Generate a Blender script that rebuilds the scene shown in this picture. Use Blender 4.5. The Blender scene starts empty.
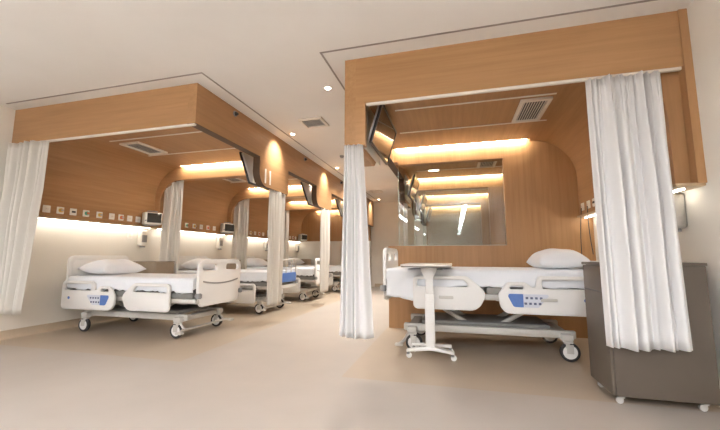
import bpy, bmesh, math, random
from mathutils import Vector, Matrix
sc = bpy.context.scene
COL = sc.collection
PI = math.pi
R = math.radians

# ------------------------------------------------------------------ materials
def new_mat(name):
    m = bpy.data.materials.new(name); m.use_nodes = True
    return m, m.node_tree.nodes, m.node_tree.links, m.node_tree.nodes['Principled BSDF']

def plain(name, col, rough=0.5, metal=0.0, noise=0.0, scale=8.0, bump=0.0, bscale=60.0, spec=0.5):
    m, n, l, b = new_mat(name)
    b.inputs['Roughness'].default_value = rough
    b.inputs['Metallic'].default_value = metal
    b.inputs['Specular IOR Level'].default_value = spec
    b.inputs['Base Color'].default_value = (*col, 1)
    tc = n.new('ShaderNodeTexCoord')
    if noise > 0:
        t = n.new('ShaderNodeTexNoise'); t.inputs['Scale'].default_value = scale
        t.inputs['Detail'].default_value = 4
        l.new(tc.outputs['Object'], t.inputs['Vector'])
        r = n.new('ShaderNodeValToRGB')
        r.color_ramp.elements[0].position = 0.3; r.color_ramp.elements[1].position = 0.7
        r.color_ramp.elements[0].color = (*[c * (1 - noise) for c in col], 1)
        r.color_ramp.elements[1].color = (*[min(1, c * (1 + noise)) for c in col], 1)
        l.new(t.outputs['Fac'], r.inputs['Fac']); l.new(r.outputs['Color'], b.inputs['Base Color'])
    if bump > 0:
        t2 = n.new('ShaderNodeTexNoise'); t2.inputs['Scale'].default_value = bscale
        l.new(tc.outputs['Object'], t2.inputs['Vector'])
        bp = n.new('ShaderNodeBump'); bp.inputs['Strength'].default_value = bump; bp.inputs['Distance'].default_value = 0.01
        l.new(t2.outputs['Fac'], bp.inputs['Height']); l.new(bp.outputs['Normal'], b.inputs['Normal'])
    return m

def wood(name, axis, dark, light, rough=0.42):
    """fine straight oak veneer grain running along the axis"""
    m, n, l, b = new_mat(name)
    tc = n.new('ShaderNodeTexCoord'); mp = n.new('ShaderNodeMapping')
    s = [26.0, 26.0, 26.0]; s[axis] = 1.1
    mp.inputs['Scale'].default_value = s
    l.new(tc.outputs['Object'], mp.inputs['Vector'])
    t = n.new('ShaderNodeTexNoise'); t.inputs['Scale'].default_value = 1.0; t.inputs['Detail'].default_value = 6; t.inputs['Roughness'].default_value = 0.65
    l.new(mp.outputs['Vector'], t.inputs['Vector'])
    mp2 = n.new('ShaderNodeMapping'); s2 = [2.2, 2.2, 2.2]; s2[axis] = 0.35
    mp2.inputs['Scale'].default_value = s2
    l.new(tc.outputs['Object'], mp2.inputs['Vector'])
    t2 = n.new('ShaderNodeTexNoise'); t2.inputs['Scale'].default_value = 1.6; t2.inputs['Detail'].default_value = 3
    l.new(mp2.outputs['Vector'], t2.inputs['Vector'])
    mx = n.new('ShaderNodeMath'); mx.operation = 'MULTIPLY_ADD'; mx.inputs[1].default_value = 0.6
    sc2 = n.new('ShaderNodeMath'); sc2.operation = 'MULTIPLY'; sc2.inputs[1].default_value = 0.4
    l.new(t2.outputs['Fac'], sc2.inputs[0])
    l.new(t.outputs['Fac'], mx.inputs[0]); l.new(sc2.outputs[0], mx.inputs[2])
    r = n.new('ShaderNodeValToRGB')
    r.color_ramp.elements[0].position = 0.36; r.color_ramp.elements[0].color = (*dark, 1)
    r.color_ramp.elements[1].position = 0.64; r.color_ramp.elements[1].color = (*light, 1)
    l.new(mx.outputs[0], r.inputs['Fac']); l.new(r.outputs['Color'], b.inputs['Base Color'])
    b.inputs['Roughness'].default_value = rough
    b.inputs['Specular IOR Level'].default_value = 0.35
    bp = n.new('ShaderNodeBump'); bp.inputs['Strength'].default_value = 0.06; bp.inputs['Distance'].default_value = 0.004
    l.new(t.outputs['Fac'], bp.inputs['Height']); l.new(bp.outputs['Normal'], b.inputs['Normal'])
    return m

def emit(name, col, strength):
    m = bpy.data.materials.new(name); m.use_nodes = True
    n = m.node_tree.nodes; l = m.node_tree.links
    n.clear(); e = n.new('ShaderNodeEmission'); o = n.new('ShaderNodeOutputMaterial')
    e.inputs['Color'].default_value = (*col, 1); e.inputs['Strength'].default_value = strength
    l.new(e.outputs[0], o.inputs[0]); return m

def fabric(name, col, transl=0.15, bump=0.15):
    m, n, l, b = new_mat(name)
    b.inputs['Base Color'].default_value = (*col, 1); b.inputs['Roughness'].default_value = 0.9
    b.inputs['Specular IOR Level'].default_value = 0.1
    tc = n.new('ShaderNodeTexCoord')
    w = n.new('ShaderNodeTexNoise'); w.inputs['Scale'].default_value = 180
    l.new(tc.outputs['Object'], w.inputs['Vector'])
    w2 = n.new('ShaderNodeTexNoise'); w2.inputs['Scale'].default_value = 7; w2.inputs['Detail'].default_value = 4
    l.new(tc.outputs['Object'], w2.inputs['Vector'])
    ad = n.new('ShaderNodeMath'); ad.operation = 'MULTIPLY_ADD'; ad.inputs[1].default_value = 0.15
    l.new(w.outputs['Fac'], ad.inputs[0]); l.new(w2.outputs['Fac'], ad.inputs[2])
    bp = n.new('ShaderNodeBump'); bp.inputs['Strength'].default_value = bump; bp.inputs['Distance'].default_value = 0.03
    l.new(ad.outputs[0], bp.inputs['Height']); l.new(bp.outputs['Normal'], b.inputs['Normal'])
    if transl > 0:
        t = n.new('ShaderNodeBsdfTranslucent'); t.inputs['Color'].default_value = (*col, 1)
        mx = n.new('ShaderNodeMixShader'); mx.inputs[0].default_value = transl
        o = n['Material Output']
        l.new(b.outputs[0], mx.inputs[1]); l.new(t.outputs[0], mx.inputs[2]); l.new(mx.outputs[0], o.inputs[0])
    return m

def glass_mat():
    m = bpy.data.materials.new('clear_glass'); m.use_nodes = True
    n = m.node_tree.nodes; l = m.node_tree.links; n.clear()
    t = n.new('ShaderNodeBsdfTransparent'); t.inputs['Color'].default_value = (0.93, 0.96, 0.94, 1)
    g = n.new('ShaderNodeBsdfGlossy'); g.inputs['Roughness'].default_value = 0.005
    f = n.new('ShaderNodeFresnel'); f.inputs['IOR'].default_value = 1.6
    mx = n.new('ShaderNodeMixShader'); o = n.new('ShaderNodeOutputMaterial')
    l.new(f.outputs[0], mx.inputs[0]); l.new(t.outputs[0], mx.inputs[1]); l.new(g.outputs[0], mx.inputs[2]); l.new(mx.outputs[0], o.inputs[0])
    return m

def floor_mat():
    m, n, l, b = new_mat('vinyl_floor')
    tc = n.new('ShaderNodeTexCoord'); sp = n.new('ShaderNodeSeparateXYZ'); l.new(tc.outputs['Object'], sp.inputs[0])
    def cmp(sock, op, v):
        q = n.new('ShaderNodeMath'); q.operation = op; q.inputs[1].default_value = v; l.new(sp.outputs[sock], q.inputs[0]); return q
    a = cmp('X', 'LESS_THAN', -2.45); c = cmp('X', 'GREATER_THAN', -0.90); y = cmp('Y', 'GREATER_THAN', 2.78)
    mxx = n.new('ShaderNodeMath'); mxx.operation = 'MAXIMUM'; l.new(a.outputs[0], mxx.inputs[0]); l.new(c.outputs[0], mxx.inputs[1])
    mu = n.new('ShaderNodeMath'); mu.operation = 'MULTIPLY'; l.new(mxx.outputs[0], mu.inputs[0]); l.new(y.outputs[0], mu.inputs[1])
    t = n.new('ShaderNodeTexNoise'); t.inputs['Scale'].default_value = 1.6; t.inputs['Detail'].default_value = 5
    l.new(tc.outputs['Object'], t.inputs['Vector'])
    def ramp(d, li):
        r = n.new('ShaderNodeValToRGB'); r.color_ramp.elements[0].position = .3; r.color_ramp.elements[1].position = .7
        r.color_ramp.elements[0].color = (*d, 1); r.color_ramp.elements[1].color = (*li, 1); l.new(t.outputs['Fac'], r.inputs['Fac']); return r
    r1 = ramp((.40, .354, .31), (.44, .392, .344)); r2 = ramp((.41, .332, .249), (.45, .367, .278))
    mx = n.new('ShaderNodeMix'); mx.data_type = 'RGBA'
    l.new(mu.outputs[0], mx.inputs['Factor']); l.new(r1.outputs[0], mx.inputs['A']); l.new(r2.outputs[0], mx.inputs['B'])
    l.new(mx.outputs['Result'], b.inputs['Base Color'])
    b.inputs['Roughness'].default_value = 0.42; b.inputs['Specular IOR Level'].default_value = 0.3
    t3 = n.new('ShaderNodeTexNoise'); t3.inputs['Scale'].default_value = 3.0
    l.new(tc.outputs['Object'], t3.inputs['Vector'])
    bp = n.new('ShaderNodeBump'); bp.inputs['Strength'].default_value = 0.05; bp.inputs['Distance'].default_value = 0.02
    l.new(t3.outputs['Fac'], bp.inputs['Height']); l.new(bp.outputs['Normal'], b.inputs['Normal'])
    return m

WD, WL = (.35, .188, .082), (.45, .252, .117)
M = dict(
    wood_x=wood('oak_grain_across', 0, WD, WL), wood_y=wood('oak_grain_along', 1, WD, WL), wood_z=wood('oak_grain_upright', 2, WD, WL),
    ceil=plain('ceiling_paint', (.78, .76, .73), .85, noise=.02, scale=2, spec=.2),
    wall=plain('wall_paint_cream', (.77, .735, .665), .8, noise=.02, scale=3, spec=.2),
    wallg=plain('wall_paint_greige', (.65, .62, .58), .8, noise=.02, scale=3, spec=.2),
    groove=plain('groove_shadow_gap', (.30, .27, .245), .9),
    floor=floor_mat(), base=plain('vinyl_base', (.50, .40, .29), .5, noise=.05),
    strip=plain('off_white_profile', (.78, .72, .64), .5),
    curtain=fabric('curtain_white_cloth', (.84, .83, .82), .18, .12),
    curtain2=fabric('curtain_cream_cloth', (.73, .695, .635), .18, .12),
    sheet=fabric('white_bed_linen', (.80, .825, .86), .0, .35),
    pillow=fabric('white_pillowcase', (.81, .825, .85), .0, .3),
    mattress=plain('mattress_charcoal_cover', (.10, .10, .11), .75, bump=.1),
    plastic=plain('bed_white_plastic', (.80, .79, .765), .38, noise=.015, scale=5),
    frame=plain('bed_grey_enamel', (.56, .54, .50), .4, noise=.03, scale=10),
    deck=plain('bed_deck_grey', (.22, .215, .20), .55, noise=.05),
    rubber=plain('black_rubber', (.035, .033, .032), .6, bump=.05),
    blue=plain('panel_blue', (.10, .20, .52), .45, noise=.05, scale=30),
    keypad=plain('keypad_pale', (.66, .69, .76), .45),
    ink=plain('dark_symbol_ink', (.13, .15, .24), .5),
    steel=plain('brushed_steel', (.55, .54, .52), .3, metal=.9, noise=.05, scale=40),
    taupe=plain('cabinet_taupe_laminate', (.115, .092, .071), .45, noise=.04, scale=6),
    taupe2=plain('cabinet_tan_laminate', (.30, .235, .17), .45, noise=.04, scale=6),
    dark=plain('dark_plastic', (.03, .03, .034), .35, bump=.03),
    screen=plain('screen_glass', (.035, .033, .03), .07, spec=.9),
    tvback=plain('tv_back_grey', (.62, .61, .60), .35),
    tabletop=plain('table_top_pale', (.70, .66, .60), .35, noise=.02),
    tedge=plain('table_edge_dark', (.10, .085, .075), .5),
    white=plain('white_plate', (.80, .78, .72), .4),
    yellow=plain('yellow_plastic', (.80, .52, .12), .45), green=plain('green_plastic', (.10, .42, .30), .45),
    red=plain('orange_red_plastic', (.72, .20, .08), .45), greyp=plain('grey_plastic', (.28, .28, .28), .4),
    ledge=plain('ledge_pale_oak', (.50, .36, .22), .45, noise=.06, scale=14),
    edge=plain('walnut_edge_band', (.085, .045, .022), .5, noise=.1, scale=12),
    led=emit('warm_led', (1.0, .94, .82), 29.0), led2=emit('warm_led_ledge', (1.0, .93, .81), 8.0),
    lamp=emit('lamp_lens', (1.0, .86, .68), 30.0), tube=emit('fill_lamp_diffuser', (.91, .96, 1.06), 26.0), tubeup=emit('fill_lamp_uplight', (.91, .96, 1.06), 45.0),  # diffuser and uplight glow only on the lamps added behind the camera
    glass=glass_mat(), gedge=plain('glass_edge_green', (.55, .66, .60), .2),
    sign=plain('sign_white', (.85, .80, .72), .5), bluefoot=plain('footboard_blue', (.07, .16, .42), .4),
)

# ------------------------------------------------------------------ mesh helpers
def finish(bm, name, mat, parent=None, smooth=True, ang=35):
    bmesh.ops.recalc_face_normals(bm, faces=bm.faces[:])
    me = bpy.data.meshes.new(name); bm.to_mesh(me); bm.free()
    return link_mesh(me, name, mat, parent, smooth, ang)

def link_mesh(me, name, mat, parent=None, smooth=True, ang=35):
    me.materials.clear(); me.materials.append(mat)
    if smooth and len(me.polygons):
        me.polygons.foreach_set('use_smooth', [True] * len(me.polygons))
        me.set_sharp_from_angle(angle=R(ang))
    o = bpy.data.objects.new(name, me); COL.objects.link(o)
    if parent is not None: o.parent = parent
    return o

def merge(bm, tmp, mat=None):
    if mat is not None: bmesh.ops.transform(tmp, matrix=mat, verts=tmp.verts[:])
    me = bpy.data.meshes.new('tmp'); tmp.to_mesh(me); tmp.free(); bm.from_mesh(me); bpy.data.meshes.remove(me)

def box(bm, x0, x1, y0, y1, z0, z1, bev=0.0, seg=2, mat=None):
    t = bmesh.new(); bmesh.ops.create_cube(t, size=1)
    for v in t.verts:
        v.co = Vector(((x0 + x1) / 2 + v.co.x * (x1 - x0), (y0 + y1) / 2 + v.co.y * (y1 - y0), (z0 + z1) / 2 + v.co.z * (z1 - z0)))
    if bev > 0: bmesh.ops.bevel(t, geom=t.edges[:], offset=bev, segments=seg, affect='EDGES', profile=.5)
    merge(bm, t, mat)

def cyl(bm, p0, p1, r0, r1=None, seg=16, bev=0.0):
    p0, p1 = Vector(p0), Vector(p1); d = p1 - p0; r1 = r0 if r1 is None else r1
    t = bmesh.new(); bmesh.ops.create_cone(t, cap_ends=True, segments=seg, radius1=r0, radius2=r1, depth=d.length)
    if bev > 0:
        es = [e for e in t.edges if any(len(f.verts) > 4 for f in e.link_faces)]
        bmesh.ops.bevel(t, geom=es, offset=bev, segments=2, affect='EDGES')
    merge(bm, t, Matrix.Translation((p0 + p1) / 2) @ d.to_track_quat('Z', 'Y').to_matrix().to_4x4())

def tube(bm, pts, r, seg=8, closed=False):
    pts = [Vector(p) for p in pts]; n = len(pts); rings = []; up = None
    for i, p in enumerate(pts):
        if closed: d = pts[(i + 1) % n] - pts[i - 1]
        else: d = pts[min(i + 1, n - 1)] - pts[max(i - 1, 0)]
        d.normalize()
        if up is None:
            up = Vector((0, 0, 1)) if abs(d.z) < .9 else Vector((1, 0, 0))
        a = up - d * up.dot(d); a.normalize(); up = a; b = d.cross(a)
        rings.append([bm.verts.new(p + (a * math.cos(k * 2 * PI / seg) + b * math.sin(k * 2 * PI / seg)) * r) for k in range(seg)])
    for i in range(n if closed else n - 1):
        A, B = rings[i], rings[(i + 1) % n]
        for k in range(seg): bm.faces.new((A[k], A[(k + 1) % seg], B[(k + 1) % seg], B[k]))
    if not closed:
        bm.faces.new(rings[0][::-1]); bm.faces.new(rings[-1])

def fillet(pts, n=6):
    """pts (a, b, radius) -> polygon with rounded corners"""
    out = []; N = len(pts)
    for i, p in enumerate(pts):
        r = p[2] if len(p) > 2 else 0
        P = Vector(p[:2]); A = Vector(pts[i - 1][:2]); B = Vector(pts[(i + 1) % N][:2])
        if r <= 0: out.append((P.x, P.y)); continue
        u = (A - P).normalized(); v = (B - P).normalized()
        ang = u.angle(v); d = min(r / math.tan(ang / 2), (A - P).length * .499, (B - P).length * .499); rr = d * math.tan(ang / 2)
        c = P + (u + v).normalized() * (rr / math.sin(ang / 2))
        s = P + u * d - c; e = P + v * d - c
        a0 = math.atan2(s.y, s.x); a1 = math.atan2(e.y, e.x)
        da = (a1 - a0 + PI) % (2 * PI) - PI
        for k in range(n + 1):
            a = a0 + da * k / n; out.append((c.x + rr * math.cos(a), c.y + rr * math.sin(a)))
    return out

def rrect(a0, a1, b0, b1, r): return fillet([(a0, b0, r), (a1, b0, r), (a1, b1, r), (a0, b1, r)])

AX = {  # outline plane -> matrix taking (a, b, depth) to world axes
    'xz': Matrix(((1, 0, 0, 0), (0, 0, 1, 0), (0, 1, 0, 0), (0, 0, 0, 1))),
    'yz': Matrix(((0, 0, 1, 0), (1, 0, 0, 0), (0, 1, 0, 0), (0, 0, 0, 1))),
    'xy': Matrix.Identity(4)}
def plate(bm, outlines, plane, d0, d1, bev=0.0):
    """solid plate: outline(s) with holes in a plane, between depths d0 and d1"""
    cu = bpy.data.curves.new('tmpc', 'CURVE'); cu.dimensions = '2D'; cu.fill_mode = 'BOTH'
    h = abs(d1 - d0) / 2; cu.extrude = max(h - bev, 1e-4); cu.bevel_depth = bev; cu.bevel_resolution = 1; cu.offset = -bev
    for pts in outlines:
        s = cu.splines.new('POLY'); s.points.add(len(pts) - 1)
        for q, p in zip(s.points, pts): q.co = (p[0], p[1], 0, 1)
        s.use_cyclic_u = True
    ob = bpy.data.objects.new('tmpo', cu); COL.objects.link(ob)
    dg = bpy.context.evaluated_depsgraph_get(); dg.update()
    me = bpy.data.meshes.new_from_object(ob.evaluated_get(dg))
    bpy.data.objects.remove(ob); bpy.data.curves.remove(cu)
    t = bmesh.new(); t.from_mesh(me); bpy.data.meshes.remove(me)
    bmesh.ops.remove_doubles(t, verts=t.verts[:], dist=1e-5)
    merge(bm, t, AX[plane] @ Matrix.Translation((0, 0, (d0 + d1) / 2)))

def sweep_profile(bm, prof, y0, y1, th):
    """open profile (x, z, nx, nz) swept along y as a sheet of thickness th on the outer side"""
    A = []
    for y in (y0, y1):
        A.append([[bm.verts.new((p[0], y, p[1])) for p in prof], [bm.verts.new((p[0] + p[2] * th, y, p[1] + p[3] * th)) for p in prof]])
    n = len(prof)
    for i in range(n - 1):
        bm.faces.new((A[0][0][i], A[0][0][i + 1], A[1][0][i + 1], A[1][0][i]))
        bm.faces.new((A[0][1][i], A[1][1][i], A[1][1][i + 1], A[0][1][i + 1]))
        for k in (0, 1): bm.faces.new((A[k][0][i], A[k][1][i], A[k][1][i + 1], A[k][0][i + 1]))
    for i in (0, n - 1): bm.faces.new((A[0][0][i], A[1][0][i], A[1][1][i], A[0][1][i]))

# ------------------------------------------------------------------ things
def thing(name, label, cat, loc=(0, 0, 0), rotz=0.0, group=None):
    o = bpy.data.objects.new(name, None); COL.objects.link(o); o.empty_display_size = .05
    o.location = loc; o.rotation_euler = (0, 0, rotz); o['label'] = label; o['category'] = cat
    if group: o['group'] = group
    return o
def tag(o, label, cat, group=None):
    o['label'] = label; o['category'] = cat
    if group: o['group'] = group
    return o
def struct(o): o['kind'] = 'structure'; return o
def sbox(name, mat, *a, bev=0.0):
    bm = bmesh.new(); box(bm, *a, bev=bev); return struct(finish(bm, name, mat))

# ------------------------------------------------------------------ dimensions
HC = 2.70                       # main ceiling
XLW, XRW = -5.05, 1.64          # side walls
XLP, XRP = -4.93, 1.50          # faces of the curved wood panels
XF, XR = -2.46, -0.895          # corridor faces of the two canopies
YF, PITCH, NB = 2.81, 1.99, 4   # front of the canopies, bay length, bays
YB = [YF + PITCH * k for k in range(NB + 1)]   # 2.81 4.80 6.79 8.78 10.77
ZB, ZL, ZS, ZCC = 2.28, 1.90, 1.45, 2.45       # fascia bottom, leg bottom, ledge, canopy ceiling
YE, YBK = 11.0, -5.5            # end of the corridor, back of the room
RC = 0.52                       # radius of the canopy curve
FT = 0.10                       # fascia thickness

# ------------------------------------------------------------------ shell
sbox('floor', M['floor'], XLW - .1, XRW + .1, YBK, YE + .1, -.08, 0)
sbox('ceiling', M['ceil'], XLW - .1, XRW + .1, YBK, YE + .1, HC, HC + .08)
sbox('wall_left', M['wall'], XLW - .1, XLW, YBK, YE, 0, HC)
sbox('wall_right', M['wall'], XRW, XRW + .1, YBK, YE, 0, HC)
sbox('wall_end', M['wall'], XLW, XRW, YE, YE + .1, 0, HC)
sbox('wall_back', M['wallg'], XLW, XRW, YBK - .1, YBK, 0, HC)
def baseboard(name, x, y0, y1, s):
    bm = bmesh.new()
    pts = [(x, 0), (x, .10), (x + s * .008, .10), (x + s * .010, .03), (x + s * .022, .008), (x + s * .04, .002), (x + s * .04, 0)]
    f = [bm.verts.new((a, y0, b)) for a, b in pts]; g = [bm.verts.new((a, y1, b)) for a, b in pts]
    for i in range(len(pts)): bm.faces.new((f[i], f[(i + 1) % len(pts)], g[(i + 1) % len(pts)], g[i]))
    bm.faces.new(f[::-1]); bm.faces.new(g); struct(finish(bm, name, M['base']))
baseboard('baseboard_left', XLW, YBK, YE, 1)
baseboard('baseboard_right', XRW, YBK, YB[1], -1)
bm = bmesh.new(); box(bm, XF, XR, YE - .012, YE, 0, .10); struct(finish(bm, 'baseboard_end', M['base']))

# shadow-gap grooves in the ceiling round both canopies
def groove(name, rects):
    bm = bmesh.new()
    for x0, x1, y0, y1 in rects: box(bm, x0, x1, y0, y1, HC - .004, HC + .004)
    struct(finish(bm, name, M['groove']))
w = .0085
groove('trim_1', [(XLW + .12, -2.29, 2.645, 2.645 + w * 2), (-2.29, -2.29 + w * 2, 2.645, YE)])
groove('trim_2', [(-1.06, XRW, 2.63, 2.63 + w * 2), (-1.06 - w, -1.06 + w, 2.63, YE)])

# ------------------------------------------------------------------ canopies
def canopy_profile(side):
    """from the fascia across the ceiling, round the curve and down to the ledge"""
    p = []
    xp, xf = (XLP, XF - FT) if side < 0 else (XRP, XR + FT)
    s = side
    p.append((xf, ZCC, 0, 1)); p.append((xp - s * RC, ZCC, 0, 1))
    for k in range(1, 13):
        a = PI / 2 * (1 - k / 12)
        p.append((xp - s * RC + s * RC * math.cos(a), ZCC - RC + RC * math.sin(a), s * math.cos(a), math.sin(a)))
    p.append((xp, ZS, s, 0))
    return p

def fascia_side(side, x, mat):
    """long corridor fascia with a dropped leg at each bay, as one outline in (y, z)"""
    t = (x - FT, x) if side < 0 else (x, x + FT)
    top = [(YB[NB], HC), (YF, HC)]
    bot = [(YF, ZB)] if side < 0 else [(YF, ZL), (YF + .86, ZL, .34), (YF + .86, ZB)]
    for k in range(NB):
        if side > 0 and k == 0: continue
        y1 = YB[k + 1] + .055; l = .83 if side < 0 else 1.0
        if side > 0: y1 -= .0
        bot += [(y1 - l, ZB), (y1 - l, ZL, .36), (y1, ZL), (y1, ZB)]
    y1 = bot[-1][0]
    if y1 > YB[NB]: top[0] = (y1, HC); bot = bot[:-1]
    ol = fillet(top + bot)
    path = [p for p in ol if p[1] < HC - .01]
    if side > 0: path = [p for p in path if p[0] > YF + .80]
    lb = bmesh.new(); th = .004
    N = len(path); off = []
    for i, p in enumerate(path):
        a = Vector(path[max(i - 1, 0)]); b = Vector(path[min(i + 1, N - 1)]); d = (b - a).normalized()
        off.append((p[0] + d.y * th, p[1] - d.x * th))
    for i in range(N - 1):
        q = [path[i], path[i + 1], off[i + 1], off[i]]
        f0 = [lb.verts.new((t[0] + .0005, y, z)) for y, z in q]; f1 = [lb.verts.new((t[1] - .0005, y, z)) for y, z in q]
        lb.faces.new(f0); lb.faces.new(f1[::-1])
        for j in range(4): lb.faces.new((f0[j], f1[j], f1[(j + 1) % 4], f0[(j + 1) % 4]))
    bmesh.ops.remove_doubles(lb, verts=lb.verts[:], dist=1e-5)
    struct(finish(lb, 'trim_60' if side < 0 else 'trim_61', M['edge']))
    bm = bmesh.new(); plate(bm, [ol], 'yz', t[0], t[1])
    return struct(finish(bm, 'trim_3' if side < 0 else 'trim_4', mat))
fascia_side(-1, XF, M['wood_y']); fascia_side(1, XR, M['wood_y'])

# front fascias
sbox('trim_5', M['wood_x'], XLW, XF - FT, YF, YF + .06, ZB, HC)
bm = bmesh.new()
plate(bm, [[(XR + FT, HC), (XRW - .05, HC), (XRW - .05, ZB), (-.71, ZB), (-.71, ZL), (XR + FT, ZL)]], 'xz', YF, YF + .06)
struct(finish(bm, 'trim_6', M['wood_x']))
sbox('trim_7', M['wood_z'], XRW - .05, XRW, YF - .012, YF + .06, ZS - .005, HC)   # upright edge board at the right wall
# closing panels at the front ends (outline follows the curve)
for side, nm in ((-1, 'trim_8'), (1, 'trim_9')):
    prof = canopy_profile(side)
    xw = XLW if side < 0 else XRW
    pts = [(p[0], p[1]) for p in prof[1:]] + [(xw, ZS), (xw, HC - .3), (xw, ZCC)]
    bm = bmesh.new(); plate(bm, [pts], 'xz', YF + .06, YF + .085)
    struct(finish(bm, nm, M['wood_z']))

def led_strip(name, label, group, boxes, mat):
    bm = bmesh.new()
    for b in boxes: box(bm, *b)
    return tag(finish(bm, name, mat, smooth=False), label, 'light strip', group)

ORD = ['nearest', 'second', 'third', 'farthest']
for side in (-1, 1):
    sd = 'left' if side < 0 else 'right'
    prof = canopy_profile(side)
    xp, xw = (XLP, XLW) if side < 0 else (XRP, XRW)
    xi = XF - FT if side < 0 else XR + FT
    xc = xp - side * RC
    for k in range(NB):
        ya, yb = YB[k] + (.085 if k == 0 else .13), YB[k + 1]
        # curved shell: the flat ceiling stops short of the bulkhead to leave the light slot
        bm = bmesh.new()
        sweep_profile(bm, prof[:2], ya, yb - .075, .03)
        sweep_profile(bm, prof[1:], ya, yb, .03)
        bmesh.ops.remove_doubles(bm, verts=bm.verts[:], dist=1e-5)
        struct(finish(bm, 'wall_panel_%s' % sd if k == 0 else 'wall_panel_%s' % sd, M['wood_y']))
        # shelf board closing the bottom of the panel, with the strip of light below it
        bm = bmesh.new(); lo, hi = min(xp - side * .03, xw), max(xp - side * .03, xw)
        box(bm, lo, hi, ya - .13 + .045 * (k == 0), yb, ZS - .022, ZS, bev=.003)
        struct(finish(bm, 'trim_1%d' % (k + (0 if side < 0 else 4)), M['ledge']))
        l0, l1 = sorted((xw - side * .075, xw - side * .10))
        led_strip('ledge_light', 'warm light strip under the wood ledge, %s bay on the %s' % (ORD[k], sd), 'light strips under the ledges',
                  [(l0, l1, ya - .0, yb - .04, ZS - .032, ZS - .0215)], M['led2'])
        # light in the slot
        c0, c1 = sorted((xc, xi))
        led_strip('cove_light', 'warm light line at the back of the canopy, %s bay on the %s' % (ORD[k], sd), 'light lines in the canopies',
                  [(c0 + .03, c1 - (.03 if side > 0 else .02), yb - .072, yb - .045, ZCC + .005, ZCC + .02)], M['led'])
        bm = bmesh.new(); box(bm, c0, c1, yb - .075, yb, ZCC + .03, ZCC + .05); struct(finish(bm, 'trim_2%d' % (k + (0 if side < 0 else 4)), M['strip']))
        # two pale joint profiles in the canopy ceiling
        for j, (dy, x0, x1) in enumerate(((.60, xi + side * .25, xi + side * 1.75), (1.27, xi + side * .20, xi + side * 1.82))):
            a, b = sorted((x0, x1))
            sbox('trim_%d' % (30 + j + 2 * k + (0 if side < 0 else 8)), M['strip'], a, b, YB[k] + dy, YB[k] + dy + .022, ZCC - .006, ZCC + .01)
        # bulkhead / rear wall
        bm = bmesh.new(); y0, y1 = yb, yb + .13
        if side < 0 and k < NB - 1:
            zi = 2.24; g = .10
            pts = [(xw, ZS), (xp + g, ZS), (xp + g, zi, .40), (xi, zi), (xi, HC), (xw, HC)]
            plate(bm, [fillet(pts, 10)], 'xz', y0, y1); nm = 'trim_5%d' % k
            struct(finish(bm, nm, M['wood_x']))
        elif k < NB - 1:
            pts = [(-.88, 0), (xw, 0), (xw, HC), (xi, HC), (xi, ZB - .0), (-.735, ZB), (-.735, 2.24), (.655, 2.24), (.655, 1.10), (-.88, 1.10)]
            plate(bm, [pts], 'xz', y0, y1); struct(finish(bm, 'wall_divider', M['wood_z']))
        else:
            x0, x1 = sorted((xw, xi)); zl_ = 0 if side > 0 else ZS
            box(bm, x0, x1, y0, y1, zl_, HC); struct(finish(bm, 'wall_divider', M['wood_z']))
            if side < 0: sbox('wall_far', M['wall'], x0, x1, y0, y1, 0, ZS)
# window panes between the right-hand bays
for k in range(NB - 1):
    yb = YB[k + 1] + .06
    bm = bmesh.new(); box(bm, -.735, .65, yb, yb + .01, 1.105, 2.235)
    g = struct(finish(bm, 'window_%d' % (k + 1), M['glass'], smooth=False))
    bm = bmesh.new(); box(bm, -.741, -.735, yb, yb + .01, 1.105, 2.235); box(bm, -.735, .655, yb - .012, yb + .022, 1.10, 1.106)
    finish(bm, 'window_frame', M['gedge'], g)

# ------------------------------------------------------------------ curtain tracks and curtains
def track(x0, x1, y, label):
    bm = bmesh.new(); box(bm, x0, x1, y - .014, y + .014, ZB - .022, ZB, bev=.003)
    tag(finish(bm, 'curtain_track', M['strip']), label, 'curtain track', 'curtain tracks')
track(XLW + .01, XF - .01, YF + .015, 'white curtain track under the front wood fascia on the left')
track(-.70, XRW - .06, YF + .015, 'white curtain track under the front wood fascia on the right')

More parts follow.
